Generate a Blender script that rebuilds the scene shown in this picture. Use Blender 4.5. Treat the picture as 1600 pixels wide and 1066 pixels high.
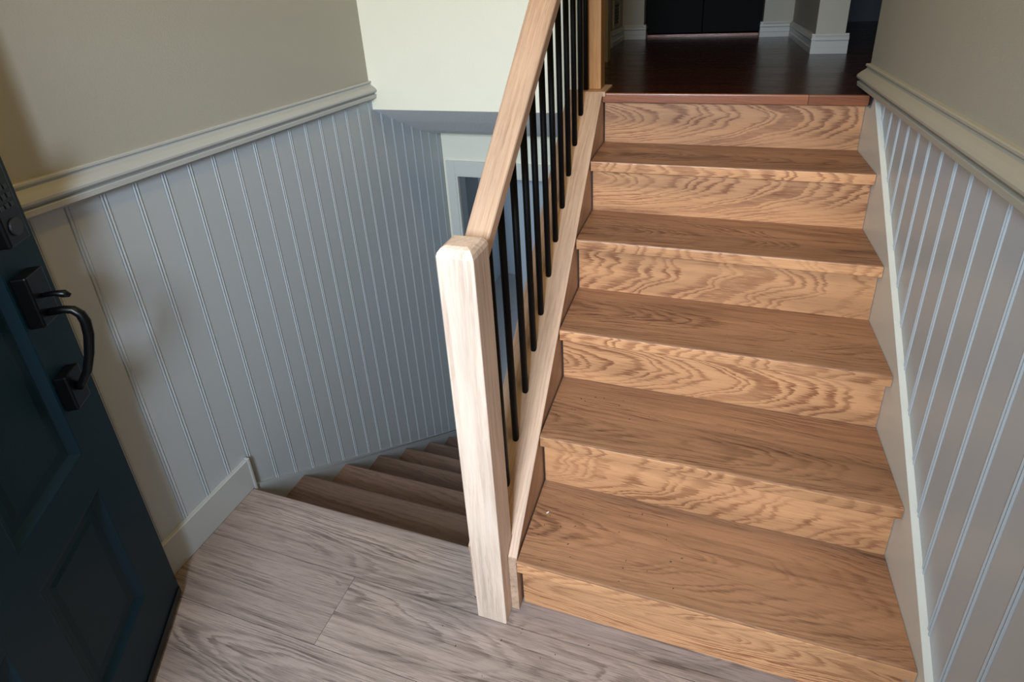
import bpy, bmesh, math, random
from mathutils import Vector, Matrix
random.seed(4)
S = bpy.context.scene
COL = S.collection
for o in list(bpy.data.objects):
    bpy.data.objects.remove(o)

# ------------------------------------------------------------ camera
cd = bpy.data.cameras.new('camera'); cam = bpy.data.objects.new('camera', cd); COL.objects.link(cam)
cam.location = (0.3934, -0.9676, 1.5862)
cam.rotation_euler = (1.1841, 0.0463, 0.3084)
cd.sensor_width = 36; cd.sensor_fit = 'HORIZONTAL'
cd.lens = 36 * 873.0 / 1600
cd.shift_x = (800 - 821.74) / 1600
cd.shift_y = (337.34 - 533) / 1600
cd.clip_start = 0.02
S.camera = cam

# ------------------------------------------------------------ world, lights, exposure
S.view_settings.view_transform = 'Standard'; S.view_settings.look = 'None'
S.view_settings.exposure = 0.0; S.view_settings.gamma = 1.0; S.view_settings.use_curve_mapping = False
w = bpy.data.worlds.new('sky'); S.world = w; w.use_nodes = True
w.node_tree.nodes['Background'].inputs[0].default_value = (0.62, 0.78, 1.0, 1)
w.node_tree.nodes['Background'].inputs[1].default_value = 0.2

def area(name, loc, target, sx, sy, power, col, spread=180):
    l = bpy.data.lights.new(name, 'AREA'); l.shape = 'RECTANGLE'; l.size = sx; l.size_y = sy
    l.energy = power; l.color = col; l.spread = math.radians(spread)
    o = bpy.data.objects.new(name, l); COL.objects.link(o); o.location = loc
    o.rotation_euler = (Vector(target) - Vector(loc)).to_track_quat('-Z', 'Y').to_euler()
    return o
area('daylight_through_doorway', (0.13, -2.10, 1.95), (0.0, 0.3, 0.6), 0.6, 0.9, 128, (0.72, 0.86, 1.0))
area('ceiling_lamp_over_landing', (0.25, 0.1, 3.45), (0.25, 0.1, 0), 0.3, 0.3, 14, (1.0, 0.66, 0.20))
area('fill_light_basement', (-0.7, 2.7, 0.7), (-0.7, 2.7, -1), 0.7, 0.7, 11, (0.72, 0.86, 1.0))  # added fill with no window built, brightens the basement room
area('lamp_upper_floor', (-0.2, 1.75, 3.3), (0.4, 3.2, 1.3), 0.3, 0.3, 0.12, (1.0, 0.9, 0.65))
wl_ = bpy.data.lights.new('warm_fill_behind_door', 'POINT'); wl_.energy = 8.0; wl_.color = (1.0, 0.72, 0.26); wl_.shadow_soft_size = 0.08
wo_ = bpy.data.objects.new('warm_fill_behind_door', wl_); COL.objects.link(wo_); wo_.location = (-0.70, -0.80, 2.35)  # added fill without a fixture, yellows the wall strip behind the door

# ------------------------------------------------------------ calibrated dimensions (metres)
RUN, RISE, NOSE, TT = 0.2428, 0.20, 0.0326, 0.0375
XR = 0.906            # right skirt face
XW = -1.0506          # face of the left beadboard
YE = 0.1145           # edge of landing over the lower stairs
SD, RD = 0.1761, 0.2326
UF = 1.2              # upper floor height
YH = 1.215            # face of header wall
ZB = -SD * 7          # basement floor
CS, C0 = 0.836, 0.228 # cap top: z = C0 + CS*y

# ------------------------------------------------------------ materials
def new_mat(name):
    m = bpy.data.materials.new(name); m.use_nodes = True
    nt = m.node_tree; b = nt.nodes['Principled BSDF']
    return m, nt, b

def mk_plain(name, col, rough=0.5, metal=0.0, bump=0.0, bscale=60, spec=0.5, var=0.0, coat=0.0):
    m, nt, b = new_mat(name); N = nt.nodes.new; L = nt.links.new
    b.inputs['Base Color'].default_value = (*col, 1); b.inputs['Roughness'].default_value = rough
    b.inputs['Metallic'].default_value = metal; b.inputs['Specular IOR Level'].default_value = spec
    b.inputs['Coat Weight'].default_value = coat
    tc = N('ShaderNodeTexCoord')
    if bump:
        n = N('ShaderNodeTexNoise'); n.inputs['Scale'].default_value = bscale; n.inputs['Detail'].default_value = 3
        L(tc.outputs['Object'], n.inputs['Vector'])
        bp = N('ShaderNodeBump'); bp.inputs['Strength'].default_value = bump; bp.inputs['Distance'].default_value = 0.002
        L(n.outputs['Fac'], bp.inputs['Height']); L(bp.outputs['Normal'], b.inputs['Normal'])
    if var:
        n2 = N('ShaderNodeTexNoise'); n2.inputs['Scale'].default_value = 9; n2.inputs['Detail'].default_value = 5
        L(tc.outputs['Object'], n2.inputs['Vector'])
        mx = N('ShaderNodeMix'); mx.data_type = 'RGBA'
        mx.inputs['A'].default_value = (*[c * (1 - var) for c in col], 1)
        mx.inputs['B'].default_value = (*[min(1, c * (1 + var)) for c in col], 1)
        L(n2.outputs['Fac'], mx.inputs['Factor']); L(mx.outputs['Result'], b.inputs['Base Color'])
    return m

def mk_wood(name, light, dark, tint=None, grain=(1, 0, 0), freq=150, contrast=0.6, rough=0.42, pore=0.35,
            tilt=0.075, warp=0.010, bump=0.12, coat=0.0, spec=0.45, specks=0.0, stretch=1.0, face_y=False, mask_lo=.25, streak=.3):
    """Flat-sawn board: growth rings round a pith axis slightly tilted to the board, so arches show."""
    m, nt, b = new_mat(name); N = nt.nodes.new; L = nt.links.new
    def math_(op, a, c=None, v=None):
        n = N('ShaderNodeMath'); n.operation = op
        for i, x in enumerate((a, c, v)):
            if x is None: continue
            if isinstance(x, (int, float)): n.inputs[i].default_value = x
            else: L(x, n.inputs[i])
        return n.outputs[0]
    tc = N('ShaderNodeTexCoord'); mp = N('ShaderNodeMapping')
    q = Vector(grain).normalized().rotation_difference(Vector((1, 0, 0)))
    if face_y: q = Matrix.Rotation(math.radians(90), 3, 'X').to_quaternion() @ q
    mp.inputs['Rotation'].default_value = q.to_euler()
    L(tc.outputs['Object'], mp.inputs['Vector'])
    at = N('ShaderNodeAttribute'); at.attribute_type = 'OBJECT'; at.attribute_name = 'wood_shift'
    ad = N('ShaderNodeVectorMath'); ad.operation = 'ADD'
    L(mp.outputs['Vector'], ad.inputs[0]); L(at.outputs['Vector'], ad.inputs[1])
    P = ad.outputs[0]
    def noise(sx, sy, scale=1, detail=2, rgh=0.5):
        k = N('ShaderNodeMapping'); k.inputs['Scale'].default_value = (sx, sy, sy); L(P, k.inputs['Vector'])
        n = N('ShaderNodeTexNoise'); n.inputs['Scale'].default_value = scale; n.inputs['Detail'].default_value = detail
        n.inputs['Roughness'].default_value = rgh; L(k.outputs['Vector'], n.inputs['Vector']); return n
    # warp
    wn = noise(2.2 * stretch, 9, 1, 2); wn2 = noise(11 * stretch, 45, 1, 2)
    def warp_by(vec, n, amt):
        s = N('ShaderNodeVectorMath'); s.operation = 'SUBTRACT'; L(n.outputs['Color'], s.inputs[0]); s.inputs[1].default_value = (.5, .5, .5)
        c = N('ShaderNodeVectorMath'); c.operation = 'SCALE'; L(s.outputs[0], c.inputs[0]); c.inputs['Scale'].default_value = amt
        a = N('ShaderNodeVectorMath'); a.operation = 'ADD'; L(vec, a.inputs[0]); L(c.outputs[0], a.inputs[1]); return a.outputs[0]
    Q = warp_by(warp_by(P, wn, warp * 4.5), wn2, warp * 0.55)
    sp = N('ShaderNodeSeparateXYZ'); L(Q, sp.inputs[0])
    zt = math_('ADD', math_('MULTIPLY', sp.outputs[0], tilt), sp.outputs[2])
    r = math_('SQRT', math_('ADD', math_('MULTIPLY', sp.outputs[1], sp.outputs[1]), math_('MULTIPLY', zt, zt)))
    # uneven ring spacing and ragged ring edges
    rn = N('ShaderNodeTexNoise'); rn.noise_dimensions = '1D'; rn.inputs['Scale'].default_value = 55; rn.inputs['Detail'].default_value = 1; L(r, rn.inputs['W'])
    r = math_('ADD', r, math_('MULTIPLY', rn.outputs['Fac'], .022))
    jn = noise(16 * stretch, 240, 1, 3, .6)
    ph = math_('ADD', math_('MULTIPLY', r, freq), math_('MULTIPLY', jn.outputs['Fac'], 1.1))
    fr = math_('FRACT', ph)
    # asymmetric ring profile
    ramp = N('ShaderNodeValToRGB'); cr = ramp.color_ramp; cr.interpolation = 'EASE'
    cr.elements[0].position = 0.0; cr.elements[0].color = (0, 0, 0, 1)
    cr.elements[1].position = 1.0; cr.elements[1].color = (0, 0, 0, 1)
    for pz, v in ((0.38, 0.12), (0.68, 0.9), (0.82, 1.0)):
        e = cr.elements.new(pz); e.color = (v, v, v, 1)
    L(fr, ramp.inputs[0])
    msk = noise(3 * stretch, 18, 1, 3)
    mr = N('ShaderNodeMapRange'); mr.inputs['From Min'].default_value = 0.35; mr.inputs['From Max'].default_value = 0.65
    mr.inputs['To Min'].default_value = mask_lo; mr.inputs['To Max'].default_value = 1.0; L(msk.outputs['Fac'], mr.inputs['Value'])
    ring = math_('MULTIPLY', ramp.outputs[0], mr.outputs[0])
    pn = noise(14, 520, 1, 3, 0.6)
    pr = N('ShaderNodeMapRange'); pr.inputs['From Min'].default_value = 0.50; pr.inputs['From Max'].default_value = 0.72; L(pn.outputs['Fac'], pr.inputs['Value'])
    fac = math_('ADD', math_('MULTIPLY', ring, contrast), math_('MULTIPLY', pr.outputs[0], pore))
    sn = noise(3.2 * stretch, 95, 1, 4, 0.65)
    sr = N('ShaderNodeMapRange'); sr.inputs['From Min'].default_value = 0.48; sr.inputs['From Max'].default_value = 0.70; L(sn.outputs['Fac'], sr.inputs['Value'])
    fac = math_('ADD', fac, math_('MULTIPLY', sr.outputs[0], streak))
    fac = math_('MINIMUM', fac, 1.0)
    mx = N('ShaderNodeMix'); mx.data_type = 'RGBA'; mx.inputs['A'].default_value = (*light, 1); mx.inputs['B'].default_value = (*dark, 1)
    L(fac, mx.inputs['Factor']); out = mx.outputs['Result']
    # broad tonal drift
    bn = noise(1.3, 16, 1, 2)
    m2 = N('ShaderNodeMix'); m2.data_type = 'RGBA'; m2.blend_type = 'MULTIPLY'; m2.inputs['Factor'].default_value = 1
    r2 = N('ShaderNodeMapRange'); r2.inputs['From Min'].default_value = 0.3; r2.inputs['From Max'].default_value = 0.7
    r2.inputs['To Min'].default_value = 0.78; r2.inputs['To Max'].default_value = 1.12; L(bn.outputs['Fac'], r2.inputs['Value'])
    tn = N('ShaderNodeAttribute'); tn.attribute_type = 'OBJECT'; tn.attribute_name = 'wood_tone_shade'
    tv = math_('ADD', tn.outputs['Fac'], 1.0)
    cb = N('ShaderNodeCombineXYZ'); vv = math_('MULTIPLY', r2.outputs[0], tv)
    for i in range(3): L(vv, cb.inputs[i])
    L(out, m2.inputs['A']); L(cb.outputs[0], m2.inputs['B']); out = m2.outputs['Result']
    if specks:
        k = N('ShaderNodeTexVoronoi'); k.inputs['Scale'].default_value = 16; k.inputs['Randomness'].default_value = 1
        kk = N('ShaderNodeMapping'); kk.inputs['Scale'].default_value = (1, 1.6, 1.6); L(warp_by(P, wn2, .05), kk.inputs['Vector']); L(kk.outputs[0], k.inputs['Vector'])
        lt = math_('LESS_THAN', k.outputs['Distance'], 0.030)
        kn = noise(2.5, 3.5, 1, 1); lt2 = math_('GREATER_THAN', kn.outputs['Fac'], 0.55)
        f3 = math_('MULTIPLY', math_('MULTIPLY', lt, lt2), specks)
        m3 = N('ShaderNodeMix'); m3.data_type = 'RGBA'; m3.inputs['B'].default_value = (dark[0] * .25, dark[1] * .2, dark[2] * .2, 1)
        L(f3, m3.inputs['Factor']); L(out, m3.inputs['A']); out = m3.outputs['Result']
    L(out, b.inputs['Base Color'])
    b.inputs['Specular IOR Level'].default_value = spec; b.inputs['Coat Weight'].default_value = coat; b.inputs['Coat Roughness'].default_value = .15
    rr = N('ShaderNodeMapRange'); rr.inputs['To Min'].default_value = rough; rr.inputs['To Max'].default_value = rough + .14; L(fac, rr.inputs['Value']); L(rr.outputs[0], b.inputs['Roughness'])
    bp = N('ShaderNodeBump'); bp.inputs['Strength'].default_value = bump; bp.inputs['Distance'].default_value = 0.0015; bp.invert = True
    L(fac, bp.inputs['Height']); L(bp.outputs['Normal'], b.inputs['Normal'])
    return m

SL = Vector((0, 1, CS)).normalized()
M = {}
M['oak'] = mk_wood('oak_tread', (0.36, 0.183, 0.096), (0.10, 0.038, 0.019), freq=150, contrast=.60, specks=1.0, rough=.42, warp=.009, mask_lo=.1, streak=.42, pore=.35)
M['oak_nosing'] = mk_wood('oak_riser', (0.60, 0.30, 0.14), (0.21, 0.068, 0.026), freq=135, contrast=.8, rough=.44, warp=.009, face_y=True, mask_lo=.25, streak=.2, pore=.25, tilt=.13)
M['cherry'] = mk_wood('red_stained_nosing', (0.30, 0.105, 0.045), (0.12, 0.03, 0.014), freq=90, contrast=.5, rough=.3)
M['dark_floor'] = mk_wood('dark_cherry_floor', (0.045, 0.012, 0.005), (0.018, 0.005, 0.003), freq=60, contrast=.5, rough=.22, bump=.02, coat=.0, spec=.4)
M['hickory_z'] = mk_wood('pale_newel_wood', (0.76, 0.575, 0.45), (0.38, 0.22, 0.14), grain=(0, 0, 1), freq=60, contrast=.36, pore=.18, tilt=.03, rough=.5, mask_lo=0, streak=.32)
M['hickory_s'] = mk_wood('pale_rail_wood', (0.56, 0.37, 0.255), (0.28, 0.15, 0.09), grain=SL, freq=60, contrast=.35, pore=.25, tilt=.025, rough=.45, mask_lo=.1, streak=.4)
M['hickory_y'] = mk_wood('pale_cap_wood', (0.55, 0.35, 0.22), (0.36, 0.2, 0.11), grain=(0, 1, 0), freq=75, contrast=.4, pore=.3, tilt=.03, rough=.45)
M['amber_post'] = mk_wood('amber_post_wood', (0.52, 0.25, 0.07), (0.3, 0.11, 0.03), grain=(0, 0, 1), freq=70, contrast=.45, tilt=.03, rough=.45)
M['vinyl'] = mk_wood('grey_brown_floor_planks', (0.35, 0.268, 0.230), (0.095, 0.066, 0.054), freq=120, contrast=.55, pore=.45, tilt=.07, warp=.012, rough=.36, bump=.35, specks=1.0, stretch=.8, mask_lo=0, streak=.5)
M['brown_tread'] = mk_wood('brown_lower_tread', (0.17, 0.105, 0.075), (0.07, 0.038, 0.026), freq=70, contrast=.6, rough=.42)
M['wall'] = mk_plain('greige_wall_paint', (0.36, 0.34, 0.285), .6, bump=.22, bscale=260, var=.02)
M['header'] = mk_plain('cream_wall_paint', (0.80, 0.76, 0.62), .6, bump=.25, bscale=240, var=.02)
M['wains'] = mk_plain('white_wainscot_paint', (0.415, 0.44, 0.455), .34, bump=.06, bscale=300, var=.015)
M['trimw'] = mk_plain('white_trim_paint', (0.42, 0.425, 0.41), .32, bump=.04, bscale=200)
M['whitetrim'] = mk_plain('bright_white_trim_paint', (0.62, 0.61, 0.55), .32, bump=.04, bscale=200)
M['soffit'] = mk_plain('textured_soffit_paint', (0.80, 0.80, 0.80), .8, bump=.7, bscale=180)
M['ceil'] = mk_plain('ceiling_paint', (0.72, 0.70, 0.64), .9, bump=.3, bscale=100)
M['base_wall'] = mk_plain('blue_grey_basement_paint', (0.46, 0.52, 0.58), .6, bump=.15, bscale=150)
M['base_dark'] = mk_plain('dark_grey_jamb_paint', (0.10, 0.11, 0.12), .6, bump=.1)
M['concrete'] = mk_plain('grey_basement_floor', (0.25, 0.25, 0.26), .7, bump=.3, bscale=60, var=.1)
M['teal'] = mk_plain('dark_teal_door_paint', (0.003, 0.020, 0.034), .5, bump=.12, bscale=320, var=.08, spec=.22)
M['black'] = mk_plain('matte_black_metal', (0.0018, 0.0018, 0.002), .34, bump=.03, bscale=300, spec=.22)
M['iron'] = mk_plain('black_baluster_coat', (0.0015, 0.0015, 0.002), .55, bump=.05, bscale=300, spec=.2)
M['grey_key'] = mk_plain('dark_grey_keys', (0.012, 0.012, 0.014), .5)
M['ring'] = mk_plain('grey_ring', (0.25, 0.25, 0.27), .35, metal=.6)
M['blackdoor'] = mk_plain('black_door_paint', (0.003, 0.003, 0.003), .7, spec=.15)
M['brass'] = mk_plain('aged_brass', (0.55, 0.28, 0.10), .3, metal=.9)
M['vent'] = mk_plain('vent_enamel', (0.42, 0.40, 0.32), .5)
M['speck'] = mk_plain('sawdust_fleck', (0.05, 0.03, 0.02), .8)
M['chip'] = mk_plain('pale_chip', (0.85, 0.82, 0.76), .8)

# ------------------------------------------------------------ mesh helpers
def finish(name, bm, mat, parent=None, bevel=0, seg=2, smooth=False, shift=None, tone=None):
    bmesh.ops.recalc_face_normals(bm, faces=bm.faces[:])
    if bevel:
        es = [e for e in bm.edges if len(e.link_faces) == 2 and e.calc_face_angle(0) > 0.5]
        bmesh.ops.bevel(bm, geom=es, offset=bevel, segments=seg, profile=0.6, affect='EDGES', clamp_overlap=True)
    me = bpy.data.meshes.new(name); bm.to_mesh(me); bm.free()
    if smooth:
        for p in me.polygons: p.use_smooth = True
    o = bpy.data.objects.new(name, me); COL.objects.link(o)
    if mat: me.materials.append(M[mat])
    if parent: o.parent = parent
    if shift is not None: o['wood_shift'] = [float(v) for v in shift]
    if tone is not None: o['wood_tone_shade'] = float(tone)
    return o

def prism_bm(pts, axis, a, b, bm=None, xf=None):
    """pts: 2-D outline; axis 'x': (y,z), 'y': (x,z), 'z': (x,y); extruded from a to b."""
    bm = bm or bmesh.new()
    def P(p, t):
        v = {'x': (t, p[0], p[1]), 'y': (p[0], t, p[1]), 'z': (p[0], p[1], t)}[axis]
        return xf @ Vector(v) if xf else Vector(v)
    A = [bm.verts.new(P(p, a)) for p in pts]; B = [bm.verts.new(P(p, b)) for p in pts]
    n = len(pts)
    bm.faces.new(A); bm.faces.new(B[::-1])
    for i in range(n): bm.faces.new((A[i], B[i], B[(i + 1) % n], A[(i + 1) % n]))
    return bm
def prism(name, pts, axis, a, b, mat, parent=None, **k):
    return finish(name, prism_bm(pts, axis, a, b), mat, parent, **k)
def box_bm(x0, x1, y0, y1, z0, z1, bm=None, xf=None):
    return prism_bm([(x0, y0), (x1, y0), (x1, y1), (x0, y1)], 'z', z0, z1, bm, xf)
def box(name, x0, x1, y0, y1, z0, z1, mat, parent=None, **k):
    return finish(name, box_bm(x0, x1, y0, y1, z0, z1), mat, parent, **k)
def cyl_bm(c, r, z0, z1, n=16, bm=None, xf=None):
    return prism_bm([(c[0] + r * math.cos(2 * math.pi * i / n), c[1] + r * math.sin(2 * math.pi * i / n)) for i in range(n)], 'z', z0, z1, bm, xf)
def tube_bm(path, rad, n=14, bm=None, xf=None):
    bm = bm or bmesh.new(); rings = []
    path = [Vector(p) for p in path]
    rad = rad if isinstance(rad, list) else [rad] * len(path)
    for i, p in enumerate(path):
        t = (path[min(i + 1, len(path) - 1)] - path[max(i - 1, 0)]).normalized()
        a = t.orthogonal() if i == 0 else (a - t * a.dot(t)); a.normalize(); c = t.cross(a)
        rg = []
        for k in range(n):
            v = p + (a * math.cos(2 * math.pi * k / n) + c * math.sin(2 * math.pi * k / n)) * rad[i]
            rg.append(bm.verts.new(xf @ v if xf else v))
        rings.append(rg)
    for r0, r1 in zip(rings, rings[1:]):
        for k in range(n): bm.faces.new((r0[k], r0[(k + 1) % n], r1[(k + 1) % n], r1[k]))
    bm.faces.new(rings[0][::-1]); bm.faces.new(rings[-1])
    return bm
def empty(name, loc=(0, 0, 0)):
    o = bpy.data.objects.new(name, None); COL.objects.link(o); o.location = loc; return o
def adopt(parent, *kids):
    """Parent kids built in world space to an empty that is not at the origin."""
    for k in kids:
        k.parent = parent; k.matrix_parent_inverse = Matrix.Translation(parent.location).inverted()
def structure(o, label=None):
    o['kind'] = 'structure'
    if label: o['label'] = label
    return o
def tag(o, label, cat, group=None):
    o['label'] = label; o['category'] = cat
    if group: o['group'] = group
    return o
def rs(s=0.0):   # random offset of a board in its log
    return (random.uniform(-3, 3), random.uniform(-.03, .03), s)

# ============================================================ SETTING
# --- landing floor made of single planks
floor = structure(box('floor', -1.05, 0.93, -1.4, -0.0005, -0.2, -0.016, 'concrete'), 'entry landing floor of grey-brown wood-look planks')
LX0, LX1 = -1.0355, XR
def plank(x0, x1, y0, y1, sh, tone=0, nose=False):
    g = 0.0007
    if nose:
        r = 0.009
        pts = [(y0 + g, -.016), (y0 + g, 0), (y1 - r, 0)]
        pts += [(y1 - r + r * math.sin(a), -r + r * math.cos(a)) for a in (math.pi * k / 10 for k in range(1, 11))]
        pts += [(y1 - r - .012, -.018), (y1 - .03, -.016)]
        bm = prism_bm(pts, 'x', x0 + g, x1)
        box_bm(x1, -.102, y0 + g, -.0272, -.016, 0, bm)      # tongue running under the newel
        return finish('plank', bm, 'vinyl', floor, shift=sh, tone=tone)
    return box('plank', x0 + g, x1 - g, y0 + g, y1 - g, -.016, 0, 'vinyl', floor, shift=sh, tone=tone)
R1 = -0.0695; PW = 0.192
plank(LX0, -0.136, R1, YE, (0.6, 0.03, .035), -.04, nose=True)
plank(-0.1015, LX1, R1, 0.012, (2.1, -.02, .07), .0)
rows = [(-0.500, (.5, .10, .030), (1.9, .15, .06)), (-0.05, (-.2, .34, .018), (3.2, .30, .05)), (0.30, (1.3, .6, .05), (.4, .5, .03)),
        (-0.62, (2.3, .8, .04), (-.6, .7, .06)), (0.1, (3.3, .9, .05), (1.1, .9, .03)), (-0.35, (.2, 1.1, .05), (2.4, 1.1, .04))]
for i, (jx, a, b2) in enumerate(rows):
    y1 = R1 - i * PW; y0 = y1 - PW
    if i == 1:
        plank(LX0, LX1, y0, y1, a, .0)
    else:
        plank(LX0, jx, y0, y1, a, -.05); plank(jx, LX1, y0, y1, b2, .04)
structure(box('trim_1', -1.05, -0.137, YE - .03, YE - .012, -SD, -0.018, 'brown_tread', shift=(0, 0, .05)), 'brown riser board under the edge of the landing')

# --- left wall: body, upper plaster and beadboard planks
wl = prism('wall_left', [(-1.30, ZB - .1), (-1.064, ZB - .1), (-1.064, 1.2), (-1.052, 1.2), (-1.052, 3.6), (-1.30, 3.6)], 'y', -1.35, YH + .12, 'wall')
structure(wl, 'left wall, greige above the chair rail and white beadboard below')
box('wall_body', -1.30, -1.064, YH + .1205, 1.96, ZB - .1, 1.17, 'wall', wl)

def bead_plank(y0, wdt, face, sgn, zb, zt, parent):
    """One beadboard plank: groove, half-round bead, groove, flat face; sgn +1 faces +X."""
    d = 0.0125
    prof = [(0, d - .0012)]
    for c in (.0030, .0112):                     # twin proud reeds
        prof += [(c - .0026, d - .0006), (c - .0019, d + .0014), (c - .0006, d + .0024), (c + .0008, d + .0022), (c + .0020, d + .0010), (c + .0027, d - .0008)]
    prof += [(.0152, d), (wdt - .0016, d), (wdt - .0003, d - .0020), (wdt - .0003, 0), (0, 0)]
    bm = bmesh.new(); A = []; B = []
    for (y, dd) in prof:
        x = face - sgn * (d - dd); Y = y0 + y
        A.append(bm.verts.new((x, Y, zb(Y)))); B.append(bm.verts.new((x, Y, max(zb(Y) + .02, zt(Y)))))
    bm.faces.new(A); bm.faces.new(B[::-1]); n = len(A)
    for i in range(n): bm.faces.new((A[i], B[i], B[(i + 1) % n], A[(i + 1) % n]))
    finish('beadboard_plank', bm, 'wains', parent)
BW = 0.0872
def sofz(y):
    P = [(1.215, 1.112), (1.403, 1.018), (1.611, .922), (1.727, .878), (1.843, .855), (3, .85)]
    if y <= P[0][0]: return P[0][1]
    for (a, za), (b, zb_) in zip(P, P[1:]):
        if y <= b: return za + (zb_ - za) * (y - a) / (b - a)
lskirt = lambda y: -.74 * (y - .128)
zbl = lambda y: 0.02 if y < YE else max(ZB, lskirt(y) - .08)
ztl = lambda y: 1.175 if y < YH else sofz(y) + .012
y = -0.1210 - .0062 - 13 * BW
while y < 1.83:
    bead_plank(y, min(BW, 1.845 - y), XW, 1, zbl, ztl, wl); y += BW

# chair rails
def rail_profile(h, k=1.0):
    P = [(0, 1.0), (.012, 1.0), (.0145, .97), (.0145, .91), (.010, .885), (.0085, .84), (.012, .78), (.022, .70), (.032, .60), (.0365, .52), (.036, .45), (.030, .38), (.023, .345),
         (.0225, .315), (.031, .30), (.032, .27), (.031, .12), (.026, .09), (.015, .075), (.011, 0), (0, 0)]
    return [(d * k, z * h) for d, z in P]
p = [(-1.0525 + d, 1.157 + z) for d, z in rail_profile(.083)]
t = structure(prism('trim_2', p, 'y', -1.25, YH - .0005, 'trimw', bevel=0), 'moulded white chair rail along the left wall')
p = [(.9135 - d, 1.207 + z) for d, z in rail_profile(.085)]
structure(prism('trim_3', p, 'y', -1.0, 1.282, 'wall'), 'moulded chair rail along the right wall')

# baseboards
structure(prism('baseboard_left', [(-1.064, .0005), (-1.0355, .0005), (-1.0355, .1205), (-1.0385, .1225), (-1.064, .1225)], 'y', -1.25, YE + .002, 'trimw'), 'white baseboard at the foot of the left wall ending at the lower stairs')
t = structure(box('trim_4', -1.0504, -1.032, YE + .0025, YE + .0125, -.06, .127, 'trimw', bevel=.003), 'small vertical trim strip closing the end of the left baseboard')
# sloped skirt on the left wall beside the lower stairs
structure(prism('trim_5', [(YE + .013, -.02), (YE + .013, lskirt(YE + .013)), (1.80, lskirt(1.80)), (1.80, ZB), (1.5, ZB), (.35, -.50)], 'x', -1.0635, -1.0415, 'wains'), 'sloped white skirt board beside the lower stairs')

# --- right wall
wr = prism('wall_right', [(.934, -.3), (3.2, -.3), (3.2, 3.6), (.9135, 3.6), (.9135, 1.25), (.934, 1.25)], 'y', -1.35, 1.28, 'wall')
structure(wr, 'right wall, greige above the chair rail and beadboard below')
rskirt = lambda y: max(.272 + .829 * y, .13)
zbr = lambda y: max(.03, rskirt(y) - .05)
y = 0.180 - .0062 - 14 * BW
while y < 1.09:
    bead_plank(y, BW, .9215, -1, zbr, lambda Y: 1.23, wr); y += BW
structure(prism('trim_6', [(-.171, .0005), (-.171, .130), (1.128, .272 + .829 * 1.128), (1.150, 1.160), (1.236, 1.160), (1.236, .0005)], 'x', XR, .9335, 'whitetrim', bevel=.0012, seg=1), 'sloped white skirt board on the right of the upper stairs')
structure(box('baseboard_right', .907, .9335, -1.0, -.1715, .0005, .130, 'trimw'), 'baseboard at the foot of the right wall')

# --- header wall over the lower stairs, soffit
hd = prism('wall_back', [(YH, 1.112), (YH + .12, 1.112), (YH + .12, 3.6), (YH, 3.6)], 'x', -2.6, -.100, 'header')
structure(hd, 'cream wall above the lower stairs')
sp = [(YH + .0005, 1.1115), (1.403, 1.018), (1.611, .922), (1.727, .878), (1.843, .855), (1.97, .85), (1.97, 1.1115)]
structure(prism('ceiling_soffit', sp, 'x', -1.0635, -.135, 'soffit'), 'textured sloping soffit above the lower stairs')
# lower back wall with doorway and casing
wb = structure(finish('wall_basement', box_bm(-1.05, -.967, 1.846, 1.95, ZB, .85, box_bm(-.967, -.137, 1.846, 1.95, .60, .85)), 'header'), 'pale wall at the foot of the lower stairs')
casing = bmesh.new()
box_bm(-1.03, -.978, 1.832, 1.8455, ZB, .69, casing); box_bm(-.978, -.137, 1.832, 1.8455, .606, .69, casing)
structure(finish('trim_7', casing, 'whitetrim', bevel=.002), 'white casing round the basement doorway')
st = bmesh.new(); box_bm(-.978, -.966, 1.838, 1.86, ZB, .596, st); box_bm(-.978, -.137, 1.838, 1.86, .596, .608, st)
structure(finish('trim_8', st, 'whitetrim'), 'narrow inner bead of the basement door casing')
structure(box('trim_9', -.9655, -.93, 1.862, 2.05, ZB, .598, 'base_dark'), 'dark grey door jamb in the basement doorway')
# basement room shell
bs = bmesh.new()
box_bm(-1.7, -1.6, 1.951, 4.1, ZB - .1, 1.1, bs); box_bm(.5, .6, 1.951, 4.1, ZB - .1, 1.1, bs); box_bm(-1.6, .5, 4.0, 4.1, ZB - .1, 1.1, bs)
structure(finish('wall_basement_room', bs, 'base_wall'), 'blue-grey basement room walls beyond the doorway')
structure(box('ceiling_basement', -1.6, .5, 1.972, 4.0, .93, 1.03, 'ceil'), 'basement ceiling')
structure(box('floor_basement', -1.7, .6, .0, 4.1, ZB - .1, ZB - .0005, 'concrete'), 'grey basement floor')
# white basement door leaf standing ajar
dl = empty('door_2', (-.30, 2.02, ZB)); structure(dl, 'pale blue-grey basement door standing ajar beyond the stair foot')
R_ = Matrix.Translation((-.30, 2.02, ZB)) @ Matrix.Rotation(math.radians(158), 4, 'Z')
bm = box_bm(0, .46, 0, .036, .01, 1.80, xf=R_); k1 = finish('door_leaf', bm, 'base_wall', bevel=.002)
kids = [k1]
for zz in (1.47, 1.40):
    kids.append(finish('hinge', box_bm(.02, .10, .036, .046, zz, zz + .012, xf=R_), 'base_dark'))
adopt(dl, *kids)

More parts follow.
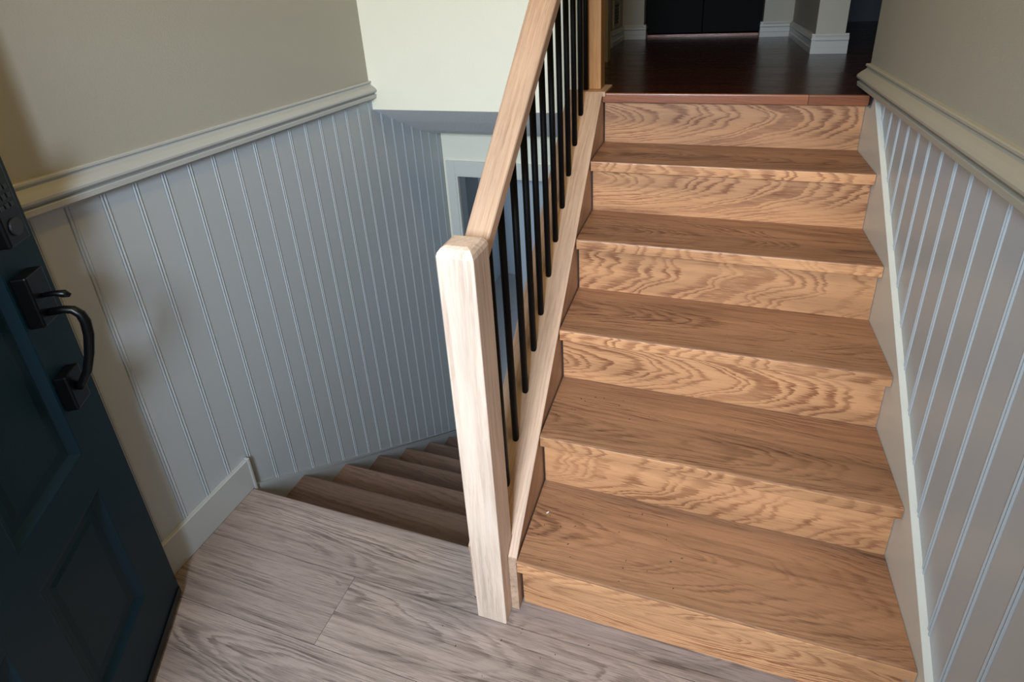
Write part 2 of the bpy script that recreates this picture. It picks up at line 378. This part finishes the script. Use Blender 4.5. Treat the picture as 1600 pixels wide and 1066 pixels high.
# --- upper floor
uf = structure(box('floor_upper', -2.6, 3.2, 1.3355, 4.6, 1.12, UF, 'dark_floor', shift=(0, .2, .1)), 'glossy dark cherry upper floor')
box('floor_edge', -.098, .9125, 1.19, 1.3350, 1.165, UF, 'dark_floor', uf, shift=(0, .2, .1))
NY = 5 * RUN - NOSE
for xa, xb, tn in ((-.002, .719, .05), (.7205, XR - .001, -.16)):
    prism('floor_nosing', [(1.1895, UF), (NY + .004, UF), (NY + .001, UF - .002), (NY, UF - .006), (NY, UF - .034), (NY + .003, UF - .0365), (1.1895, UF - .0365)], 'x', xa, xb, 'cherry', uf, shift=rs(.05), tone=tn)
wf = bmesh.new()
box_bm(-2.6, -.103, 3.38, 3.5, UF, 3.6, wf); box_bm(.703, 1.027, 3.38, 3.5, UF, 3.6, wf)
structure(finish('wall_upper_far', wf, 'wall'), 'far wall of the upper floor on both sides of the dark doorway')
structure(box('wall_upper_partition', .889, 1.027, 2.37, 3.379, UF, 3.6, 'wall'), 'short partition wall end on the upper floor')
structure(box('wall_upper_left', -.40, -.258, 2.85, 3.379, UF, 3.6, 'wall'), 'left wall of the upper floor holding the vent')
structure(box('wall_upper_stub', -.30, -.142, 2.10, 2.18, UF, 3.6, 'wall'), 'narrow wall end at the left of the upper floor')
sh = bmesh.new()
box_bm(-2.7, -2.6, 1.2, 4.7, .9, 3.6, sh); box_bm(3.2, 3.3, -1.4, 4.7, .9, 3.6, sh); box_bm(-2.6, 3.2, 4.6, 4.7, .9, 3.6, sh)
structure(finish('wall_upper_outer', sh, 'base_dark'), 'dark outer walls of the upper floor')
structure(box('ceiling', -2.7, 3.3, -1.5, 4.7, 3.6, 3.7, 'ceil'), 'ceiling over the entry and upper floor')
# baseboards upstairs: moulded
def base_run(name, pts, h=.10, lab=''):
    """pts: list of (x0,y0,x1,y1, nx,ny) runs with outward normal"""
    bm = bmesh.new()
    prof = [(0, 0), (.017, 0), (.017, .030), (.014, .036), (.014, .062), (.019, .070), (.017, .082), (.009, .092), (.007, .10), (0, .10)]
    for x0, y0, x1, y1, nx, ny in pts:
        A = [bm.verts.new((x0 + nx * d, y0 + ny * d, UF + .0005 + z)) for d, z in prof]
        B = [bm.verts.new((x1 + nx * d, y1 + ny * d, UF + .0005 + z)) for d, z in prof]
        bm.faces.new(A); bm.faces.new(B[::-1]); n = len(A)
        for i in range(n): bm.faces.new((A[i], B[i], B[(i + 1) % n], A[(i + 1) % n]))
    return structure(finish(name, bm, 'trimw'), lab)
base_run('baseboard_far', [(-.258, 3.3795, -.086, 3.3795, 0, -1), (.686, 3.3795, .872, 3.3795, 0, -1), (-.103, 3.364, -.103, 3.48, 1, 0), (.703, 3.364, .703, 3.48, -1, 0)], lab='moulded baseboard on the far upper wall')
base_run('baseboard_partition', [(.8885, 3.362, .8885, 2.353, -1, 0), (.872, 2.3695, 1.044, 2.3695, 0, -1)], lab='moulded baseboard round the partition end')
base_run('baseboard_upper_left', [(-.2575, 2.835, -.2575, 3.36, 1, 0)], lab='moulded baseboard below the vent')
# dark double door with brass pulls beyond the opening
dd = empty('door_3', (.30, 3.62, UF)); structure(dd, 'black double door at the back of the upper floor')
kd = [box('door_leaf', -.20, .297, 3.60, 3.64, UF + .02, 3.3, 'blackdoor', bevel=.004), box('door_leaf', .303, .80, 3.60, 3.64, UF + .02, 3.3, 'blackdoor', bevel=.004)]
for hx in (.335, .373):
    kd.append(finish('door_pull', tube_bm([(hx, 3.585, UF + .30), (hx, 3.585, UF + .52)], .004, 8), 'brass'))
adopt(dd, *kd)
structure(box('trim_10', -.10, .70, 3.505, 3.56, UF + .0005, UF + .018, 'cherry', shift=(0, 0, .1)), 'thin reddish threshold at the dark double door')
# front wall with the entry doorway, behind the camera
fw = bmesh.new()
DX0, DX1 = -.515, .52
box_bm(-1.30, DX0, -1.30, -1.06, -.2, 3.6, fw); box_bm(DX1, 1.0, -1.30, -1.06, -.2, 3.6, fw); box_bm(DX0, DX1, -1.30, -1.06, 2.08, 3.6, fw)
structure(finish('wall_front', fw, 'wall'), 'front wall around the entry doorway')
structure(box('floor_porch', -3, 3, -5, -1.405, -.25, -.05, 'concrete'), 'porch slab outside the doorway')

# --- vent grille on upper left wall
vg = empty('return_air_vent', (-.257, 3.06, UF + .12)); tag(vg, 'white return-air grille low on the upper-floor wall', 'vent')
fr = bmesh.new()
for a in ((2.93, 2.955, .03, .205), (3.165, 3.19, .03, .205), (2.955, 3.165, .03, .05), (2.955, 3.165, .185, .205)):
    box_bm(-.2575, -.247, a[0], a[1], UF + .08 + a[2], UF + .08 + a[3], fr)
kk = [finish('frame', fr, 'vent')]
for i in range(6):
    z = UF + .08 + .056 + i * .021
    kk.append(prism('slat', [(-.2573, z), (-.249, z + .010), (-.249, z + .012), (-.2573, z + .003)], 'y', 2.956, 3.164, 'base_dark'))
adopt(vg, *kk)

# ============================================================ UPPER STAIRS
st = empty('oak_staircase', (.45, 0, 0)); tag(st, 'oak staircase rising to the dark upper floor, tan treads and lighter risers', 'staircase')
parts = []
shifts_t = [(.9, .16, .045), (2.2, .02, .035), (-1.4, -.55, .06), (3.2, -.8, .05), (-.8, -1.05, .05)]
for k in range(1, 6):
    yf = (k - 1) * RUN - NOSE; yb = k * RUN; z = k * RISE
    pts = [(yb - .0008, z), (yf + .004, z), (yf + .0012, z - .0012), (yf, z - .004), (yf, z - TT + .003), (yf + .003, z - TT), (yb - .0008, z - TT)]
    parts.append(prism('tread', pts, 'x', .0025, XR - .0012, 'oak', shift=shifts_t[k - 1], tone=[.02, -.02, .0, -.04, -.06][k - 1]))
    # lighter solid nosing strip glued to the front of the tread
    pts = [(yf - .0006, z - .0022), (yf - .0016, z - .005), (yf - .0016, z - TT + .004), (yf - .0006, z - TT + .0015)]
    parts.append(prism('nosing', pts, 'x', .003, XR - .0015, 'oak_nosing', shift=rs(.05), tone=.12))
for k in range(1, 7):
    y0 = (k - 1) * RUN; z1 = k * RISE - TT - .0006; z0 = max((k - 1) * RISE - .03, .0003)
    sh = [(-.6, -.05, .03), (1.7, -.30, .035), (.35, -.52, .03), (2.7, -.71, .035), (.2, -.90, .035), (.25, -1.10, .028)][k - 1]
    parts.append(box('riser', .004, XR - .0012, y0, y0 + .019, z0, z1, 'oak_nosing', shift=(sh[0], -y0 if False else 0, 0), tone=[.1, .02, .0, .02, .0, -.2][k - 1]))  # top riser's tone is lowered, painting in light falloff up the flight
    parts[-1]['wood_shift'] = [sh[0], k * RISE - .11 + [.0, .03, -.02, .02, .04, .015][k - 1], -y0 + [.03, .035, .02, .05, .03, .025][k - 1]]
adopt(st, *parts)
# treads: the pith lies below the board, arches centred on its depth
for o in parts:
    if o.name.startswith('tread'):
        k = int(o.name.split('.')[1]) + 1 if '.' in o.name else 1
        yc = (k - 1) * RUN + [.10, .05, .12, .09, .10][k - 1]
        o['wood_shift'] = [[1.05, .1, .75, 2.0, 2.6][k - 1], -yc, -k * RISE + [.025, .05, .03, .07, .09][k - 1]]
    if o.name.startswith('nosing'):
        k = int(o.name.split('.')[1]) + 1 if '.' in o.name else 1
        o['wood_shift'] = [k * .7, k * RISE + .05, .08]

# ============================================================ LOWER STAIRS
ls = empty('lower_staircase', (-.6, .3, -.3)); tag(ls, 'dark brown staircase going down beside the left beadboard wall', 'staircase')
parts = []
for j in range(1, 7):
    y1 = YE + j * RD; y0 = YE + (j - 1) * RD - .028; z = -j * SD; r = .0135
    pts = [(y0, z - .027), (y0, z), (y1 - r, z)] + [(y1 - r + r * math.sin(a), z - r + r * math.cos(a)) for a in (math.pi * q / 10 for q in range(1, 11))]
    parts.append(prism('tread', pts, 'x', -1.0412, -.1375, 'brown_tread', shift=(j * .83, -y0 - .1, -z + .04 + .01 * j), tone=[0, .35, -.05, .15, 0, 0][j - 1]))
for j in range(1, 7):
    y1 = YE + j * RD - .03; z = -j * SD - .0275
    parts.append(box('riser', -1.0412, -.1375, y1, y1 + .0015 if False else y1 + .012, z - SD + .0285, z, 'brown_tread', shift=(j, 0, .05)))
adopt(ls, *parts)

# ============================================================ RAILING
ra = empty('stair_railing', (-.066, 0, 0)); tag(ra, 'pale wood stair railing with square newel, sloping handrail and black round balusters', 'railing')
rp = []
capz = lambda y: C0 + CS * y
# knee wall carrying the cap
kw = prism('knee_wall', [(.0125, .001), (.1135, .001), (.1135, ZB), (1.335, ZB), (1.335, UF - .01), (1.17, capz(1.16) - .021), (.0125, capz(.0125) - .021)], 'x', -.1095, -.0245, 'hickory_s', shift=(0, 0, .2))
# side boards (inner faces the oak treads, outer faces the lower stairs)
yt = 1.158
b1 = prism('inner_board', [(-.026, .0008), (-.026, capz(-.026) - .0185), (yt, capz(yt) - .0185), (1.33, UF - .01), (1.33, .9), (.25, .0008)], 'x', -.0240, -.002, 'hickory_s', shift=(1.2, .01, .1), bevel=.0008, seg=1)
b2 = prism('outer_board', [(-.026, .0008), (-.026, capz(-.026) - .0185), (yt, capz(yt) - .0185), (1.33, UF - .01), (1.33, ZB), (.116, ZB), (.116, .0008)], 'x', -.1345, -.1100, 'hickory_s', shift=(2.2, .03, .1), bevel=.0008, seg=1)
# cap board notched round the newel
bm = bmesh.new()
out = [(-.137, -.0265), (-.1085, -.0265), (-.1085, .0135), (-.0235, .0135), (-.0235, -.0265), (.0015, -.0265), (.0015, 1.168), (-.137, 1.168)]
A = [bm.verts.new((x, yy, capz(yy))) for x, yy in out]; B = [bm.verts.new((x, yy, capz(yy) - .018)) for x, yy in out]
bm.faces.new(A); bm.faces.new(B[::-1])
for i in range(len(out)): bm.faces.new((A[i], B[i], B[(i + 1) % len(out)], A[(i + 1) % len(out)]))
cap = finish('sloping_cap', bm, 'hickory_s', bevel=.002, shift=(.4, .02, -.42))
zc = capz(1.168)
cp2 = prism('level_cap', [(1.168, zc - .016), (1.168, zc), (1.171, zc + .003), (1.335, zc + .003), (1.335, zc - .016)], 'x', -.137, .012, 'hickory_y', bevel=.0015, shift=(.2, .05, -1.15))
rp += [kw, b1, b2, cap, cp2]
# newel
NX0, NX1, NY0, NY1, NH = -.1070, -.0244, -.0712, .0114, 1.117
bm = bmesh.new()
def ring(x0, x1, y0, y1, z): return [bm.verts.new(v) for v in ((x0, y0, z), (x1, y0, z), (x1, y1, z), (x0, y1, z))]
rg = [ring(NX0, NX1, NY0, NY1, .001), ring(NX0, NX1, NY0, NY1, NH - .022), ring(NX0 + .003, NX1 - .003, NY0 + .003, NY1 - .003, NH - .012),
      ring(NX0 + .009, NX1 - .009, NY0 + .009, NY1 - .009, NH - .004), ring(NX0 + .017, NX1 - .017, NY0 + .017, NY1 - .017, NH)]
bm.faces.new(rg[0][::-1]); bm.faces.new(rg[-1])
for a, b_ in zip(rg, rg[1:]):
    for i in range(4): bm.faces.new((a[i], a[(i + 1) % 4], b_[(i + 1) % 4], b_[i]))
ve = [e for e in bm.edges if abs(e.verts[0].co.x - e.verts[1].co.x) < .004 and abs(e.verts[0].co.y - e.verts[1].co.y) < .004 and abs(e.verts[0].co.z - e.verts[1].co.z) > .5]
bmesh.ops.bevel(bm, geom=ve, offset=.0025, segments=2, profile=.5, affect='EDGES')
rp.append(finish('newel_post', bm, 'hickory_z', shift=(.1, .13, .02)))
# handrail
HS, H0 = .82, 1.059
HX0, HX1 = -.0945, -.0375
hz = lambda y: H0 + HS * y
HT = .046
bm = bmesh.new()
def hring(y):
    c = .006; z1 = hz(y); z0 = z1 - HT
    HX0 = -.0935 - .014 * y; HX1 = -.0375 + .025 * y
    return [bm.verts.new(v) for v in ((HX0, y, z0 + c), (HX0, y, z1 - c), (HX0 + .002, y, z1 - .002), (HX0 + c, y, z1), (HX1 - c, y, z1), (HX1 - .002, y, z1 - .002), (HX1, y, z1 - c), (HX1, y, z0 + c), (HX1 - c, y, z0), (HX0 + c, y, z0))]
a = hring(.0122); b_ = hring(1.22)
bm.faces.new(a[::-1]); bm.faces.new(b_)
for i in range(len(a)): bm.faces.new((a[i], a[(i + 1) % len(a)], b_[(i + 1) % len(a)], b_[i]))
rp.append(finish('handrail', bm, 'hickory_s', shift=(3.1, .12, -.90)))
# balusters
BR = .0095
for i in range(12):
    yb_ = .104 + i * .0997 if i < 2 else [0, 0, .300, .397, .486, .586, .683, .782, .883, .983, 1.089, 1.185][i]
    if i == 1: yb_ = .196
    zt = hz(yb_) - HT + .006
    zb2 = capz(yb_ - .0) - .006
    bm = cyl_bm((-.066, yb_), BR, zb2, zt, 18)
    o = finish('baluster', bm, 'iron', smooth=False)
    for pz in o.data.polygons: pz.use_smooth = len(pz.vertices) == 4
    rp.append(o)
# upper post
rp.append(box('upper_post', -.1045, -.0145, 1.222, 1.305, zc + .0035, 2.32, 'amber_post', bevel=.003, shift=(0, .16, .03)))
adopt(ra, *rp)

# ============================================================ FRONT DOOR (open, exterior side seen)
u = Vector((-.5275, .8495, 0)).normalized(); nrm = Vector((-u.y, u.x, 0))
X = Matrix(((u.x, nrm.x, 0, -.963), (u.y, nrm.y, 0, -.254), (0, 0, 1, .010), (0, 0, 0, 1)))
D = empty('door_1', (-.963, -.254, .01)); structure(D, 'dark teal six-panel front door standing open at the left')
def dbox(name, s0, s1, n0, n1, z0, z1, mat, parent=None, **k): return finish(name, box_bm(s0, s1, n0, n1, z0, z1, xf=X), mat, parent, **k)
DW, DH, DT = .875, 2.03, .044
dk = []
cols = [(-.385, -.130), (-.745, -.490)]
rws = [(.177, .548), (.650, 1.42), (1.52, 1.88)]
# slab with six openings (stiles and rails as one frame)
bm = bmesh.new()
ss = sorted({-DW, 0.0} | {v for c in cols for v in c}); zz = sorted({0.0, DH} | {v for c in rws for v in c})
def isopen(sm, zm): return any(a < sm < b_ for a, b_ in cols) and any(a < zm < b_ for a, b_ in rws)
for i in range(len(ss) - 1):
    for j in range(len(zz) - 1):
        if not isopen((ss[i] + ss[i + 1]) / 2, (zz[j] + zz[j + 1]) / 2):
            box_bm(ss[i], ss[i + 1], 0, DT, zz[j], zz[j + 1], bm, xf=X)
bmesh.ops.remove_doubles(bm, verts=bm.verts[:], dist=1e-5)
# drop interior faces shared by neighbouring cells
seen = {}
for f in list(bm.faces):
    key = tuple(sorted(v.index for v in f.verts))
bm.verts.index_update()
for f in bm.faces:
    seen.setdefault(tuple(sorted(v.index for v in f.verts)), []).append(f)
bmesh.ops.delete(bm, geom=[f for l in seen.values() if len(l) > 1 for f in l], context='FACES_ONLY')
dk.append(finish('door_frame', bm, 'teal'))
for (a, b_) in cols:
    for (z0, z1) in rws:
        bm = bmesh.new(); R = []
        for ins, dep in ((0, .0002), (.004, .001), (.022, .0125), (.027, .0135), (.040, .0135), (.052, .0105), (.056, .0105)):
            R.append([bm.verts.new(X @ Vector(v)) for v in ((a + ins, dep, z0 + ins), (b_ - ins, dep, z0 + ins), (b_ - ins, dep, z1 - ins), (a + ins, dep, z1 - ins))])
        for r0, r1 in zip(R, R[1:]):
            for i in range(4): bm.faces.new((r0[i], r0[(i + 1) % 4], r1[(i + 1) % 4], r1[i]))
        bm.faces.new(R[-1])
        bk = [bm.verts.new(X @ Vector(v)) for v in ((a, .03, z0), (b_, .03, z0), (b_, .03, z1), (a, .03, z1))]
        for i in range(4): bm.faces.new((R[0][i], bk[i], bk[(i + 1) % 4], R[0][(i + 1) % 4]))
        bm.faces.new(bk)
        dk.append(finish('door_panel', bm, 'teal'))
dk.append(dbox('door_sweep', -DW + .005, -.005, -.004, .0, .004, .03, 'black'))
# handle set
hs = empty('handle_set', X @ Vector((-.092, -.03, .97)))
hk = [dbox('upper_plate', -.125, -.062, -.030, -.0005, .975, 1.09, 'black', bevel=.004)]
def arc(p):
    return [Vector(v) for v in p]
grip = [(-.093, -.030, .995), (-.093, -.055, .996), (-.093, -.070, .992), (-.094, -.081, .980), (-.095, -.085, .962), (-.096, -.082, .93), (-.097, -.070, .885), (-.098, -.055, .845), (-.098, -.036, .815), (-.098, -.028, .805)]
hk.append(finish('grip', tube_bm(grip, [.0085, .0085, .009, .0095, .010, .010, .0095, .009, .009, .009], 14, xf=X), 'black', smooth=True))
thumb = [(-.093, -.028, 1.035), (-.093, -.050, 1.036), (-.093, -.066, 1.032), (-.093, -.076, 1.026)]
hk.append(finish('thumb_latch', tube_bm(thumb, [.005, .006, .0085, .004], 12, xf=X), 'black', smooth=True))
hk.append(dbox('lower_plate', -.127, -.070, -.027, -.0005, .765, .852, 'black', bevel=.004))
adopt(hs, *hk)
# keypad deadbolt
kp = empty('keypad_lock', X @ Vector((-.092, -.03, 1.24)))
kk = [dbox('lock_body', -.128, -.060, -.032, -.0005, 1.155, 1.335, 'black', bevel=.005)]
R_ = X @ Matrix.Translation((-.094, -.0325, 1.19)) @ Matrix.Rotation(math.radians(90), 4, 'X')
bm = bmesh.new()
kk.append(finish('lock_cylinder', cyl_bm((0, 0), .018, -.0005, .003, 24, xf=R_), 'grey_key'))
for ix in range(3):
    for iz in range(3):
        s = -.094 + (ix - 1) * .016; z = 1.228 + iz * .018
        kk.append(dbox('key', s - .005, s + .005, -.0335, -.0318, z, z + .010, 'grey_key', bevel=.001))
R_ = X @ Matrix.Translation((-.094, -.033, 1.305)) @ Matrix.Rotation(math.radians(90), 4, 'X')
kk.append(finish('ring_light', tube_bm([(.012 * math.cos(a), .012 * math.sin(a), 0) for a in [2 * math.pi * i / 24 for i in range(25)]], .0012, 6, xf=R_), 'ring'))
adopt(kp, *kk)
adopt(D, *dk); adopt(D, hs, kp)
for c in (hs, kp): c.matrix_parent_inverse = Matrix.Translation(D.location).inverted()

# ============================================================ SAWDUST
bm = bmesh.new()
rnd = random.Random(11)
def fleck(x, yy, z, l, wd, a):
    m = Matrix.Translation((x, yy, z)) @ Matrix.Rotation(a, 4, 'Z')
    box_bm(-l, l, -wd, wd, 0, .0008, bm, xf=m)
for _ in range(46):
    if rnd.random() < .5: x, yy, z = rnd.uniform(.03, .45), rnd.uniform(.0, .2), RISE + .0003
    elif rnd.random() < .5: x, yy, z = rnd.uniform(.02, .35), rnd.uniform(.26, .44), 2 * RISE + .0003
    else: x, yy, z = rnd.uniform(-.2, .3), rnd.uniform(-.25, -.05), .0003
    fleck(x, yy, z, rnd.uniform(.0008, .003), rnd.uniform(.0004, .0009), rnd.uniform(0, 3))
o = finish('sawdust', bm, 'speck'); tag(o, 'dark sawdust flecks scattered on the bottom steps and landing', 'debris'); o['kind'] = 'stuff'
bm = box_bm(-.004, .004, -.0013, .0013, 0, .0015, xf=Matrix.Translation((.0405, .133, RISE + .0004)) @ Matrix.Rotation(.9, 4, 'Z'))
o = finish('wood_chip', bm, 'chip', bevel=.0003, seg=1); tag(o, 'tiny white chip on the bottom oak tread near the railing', 'chip')
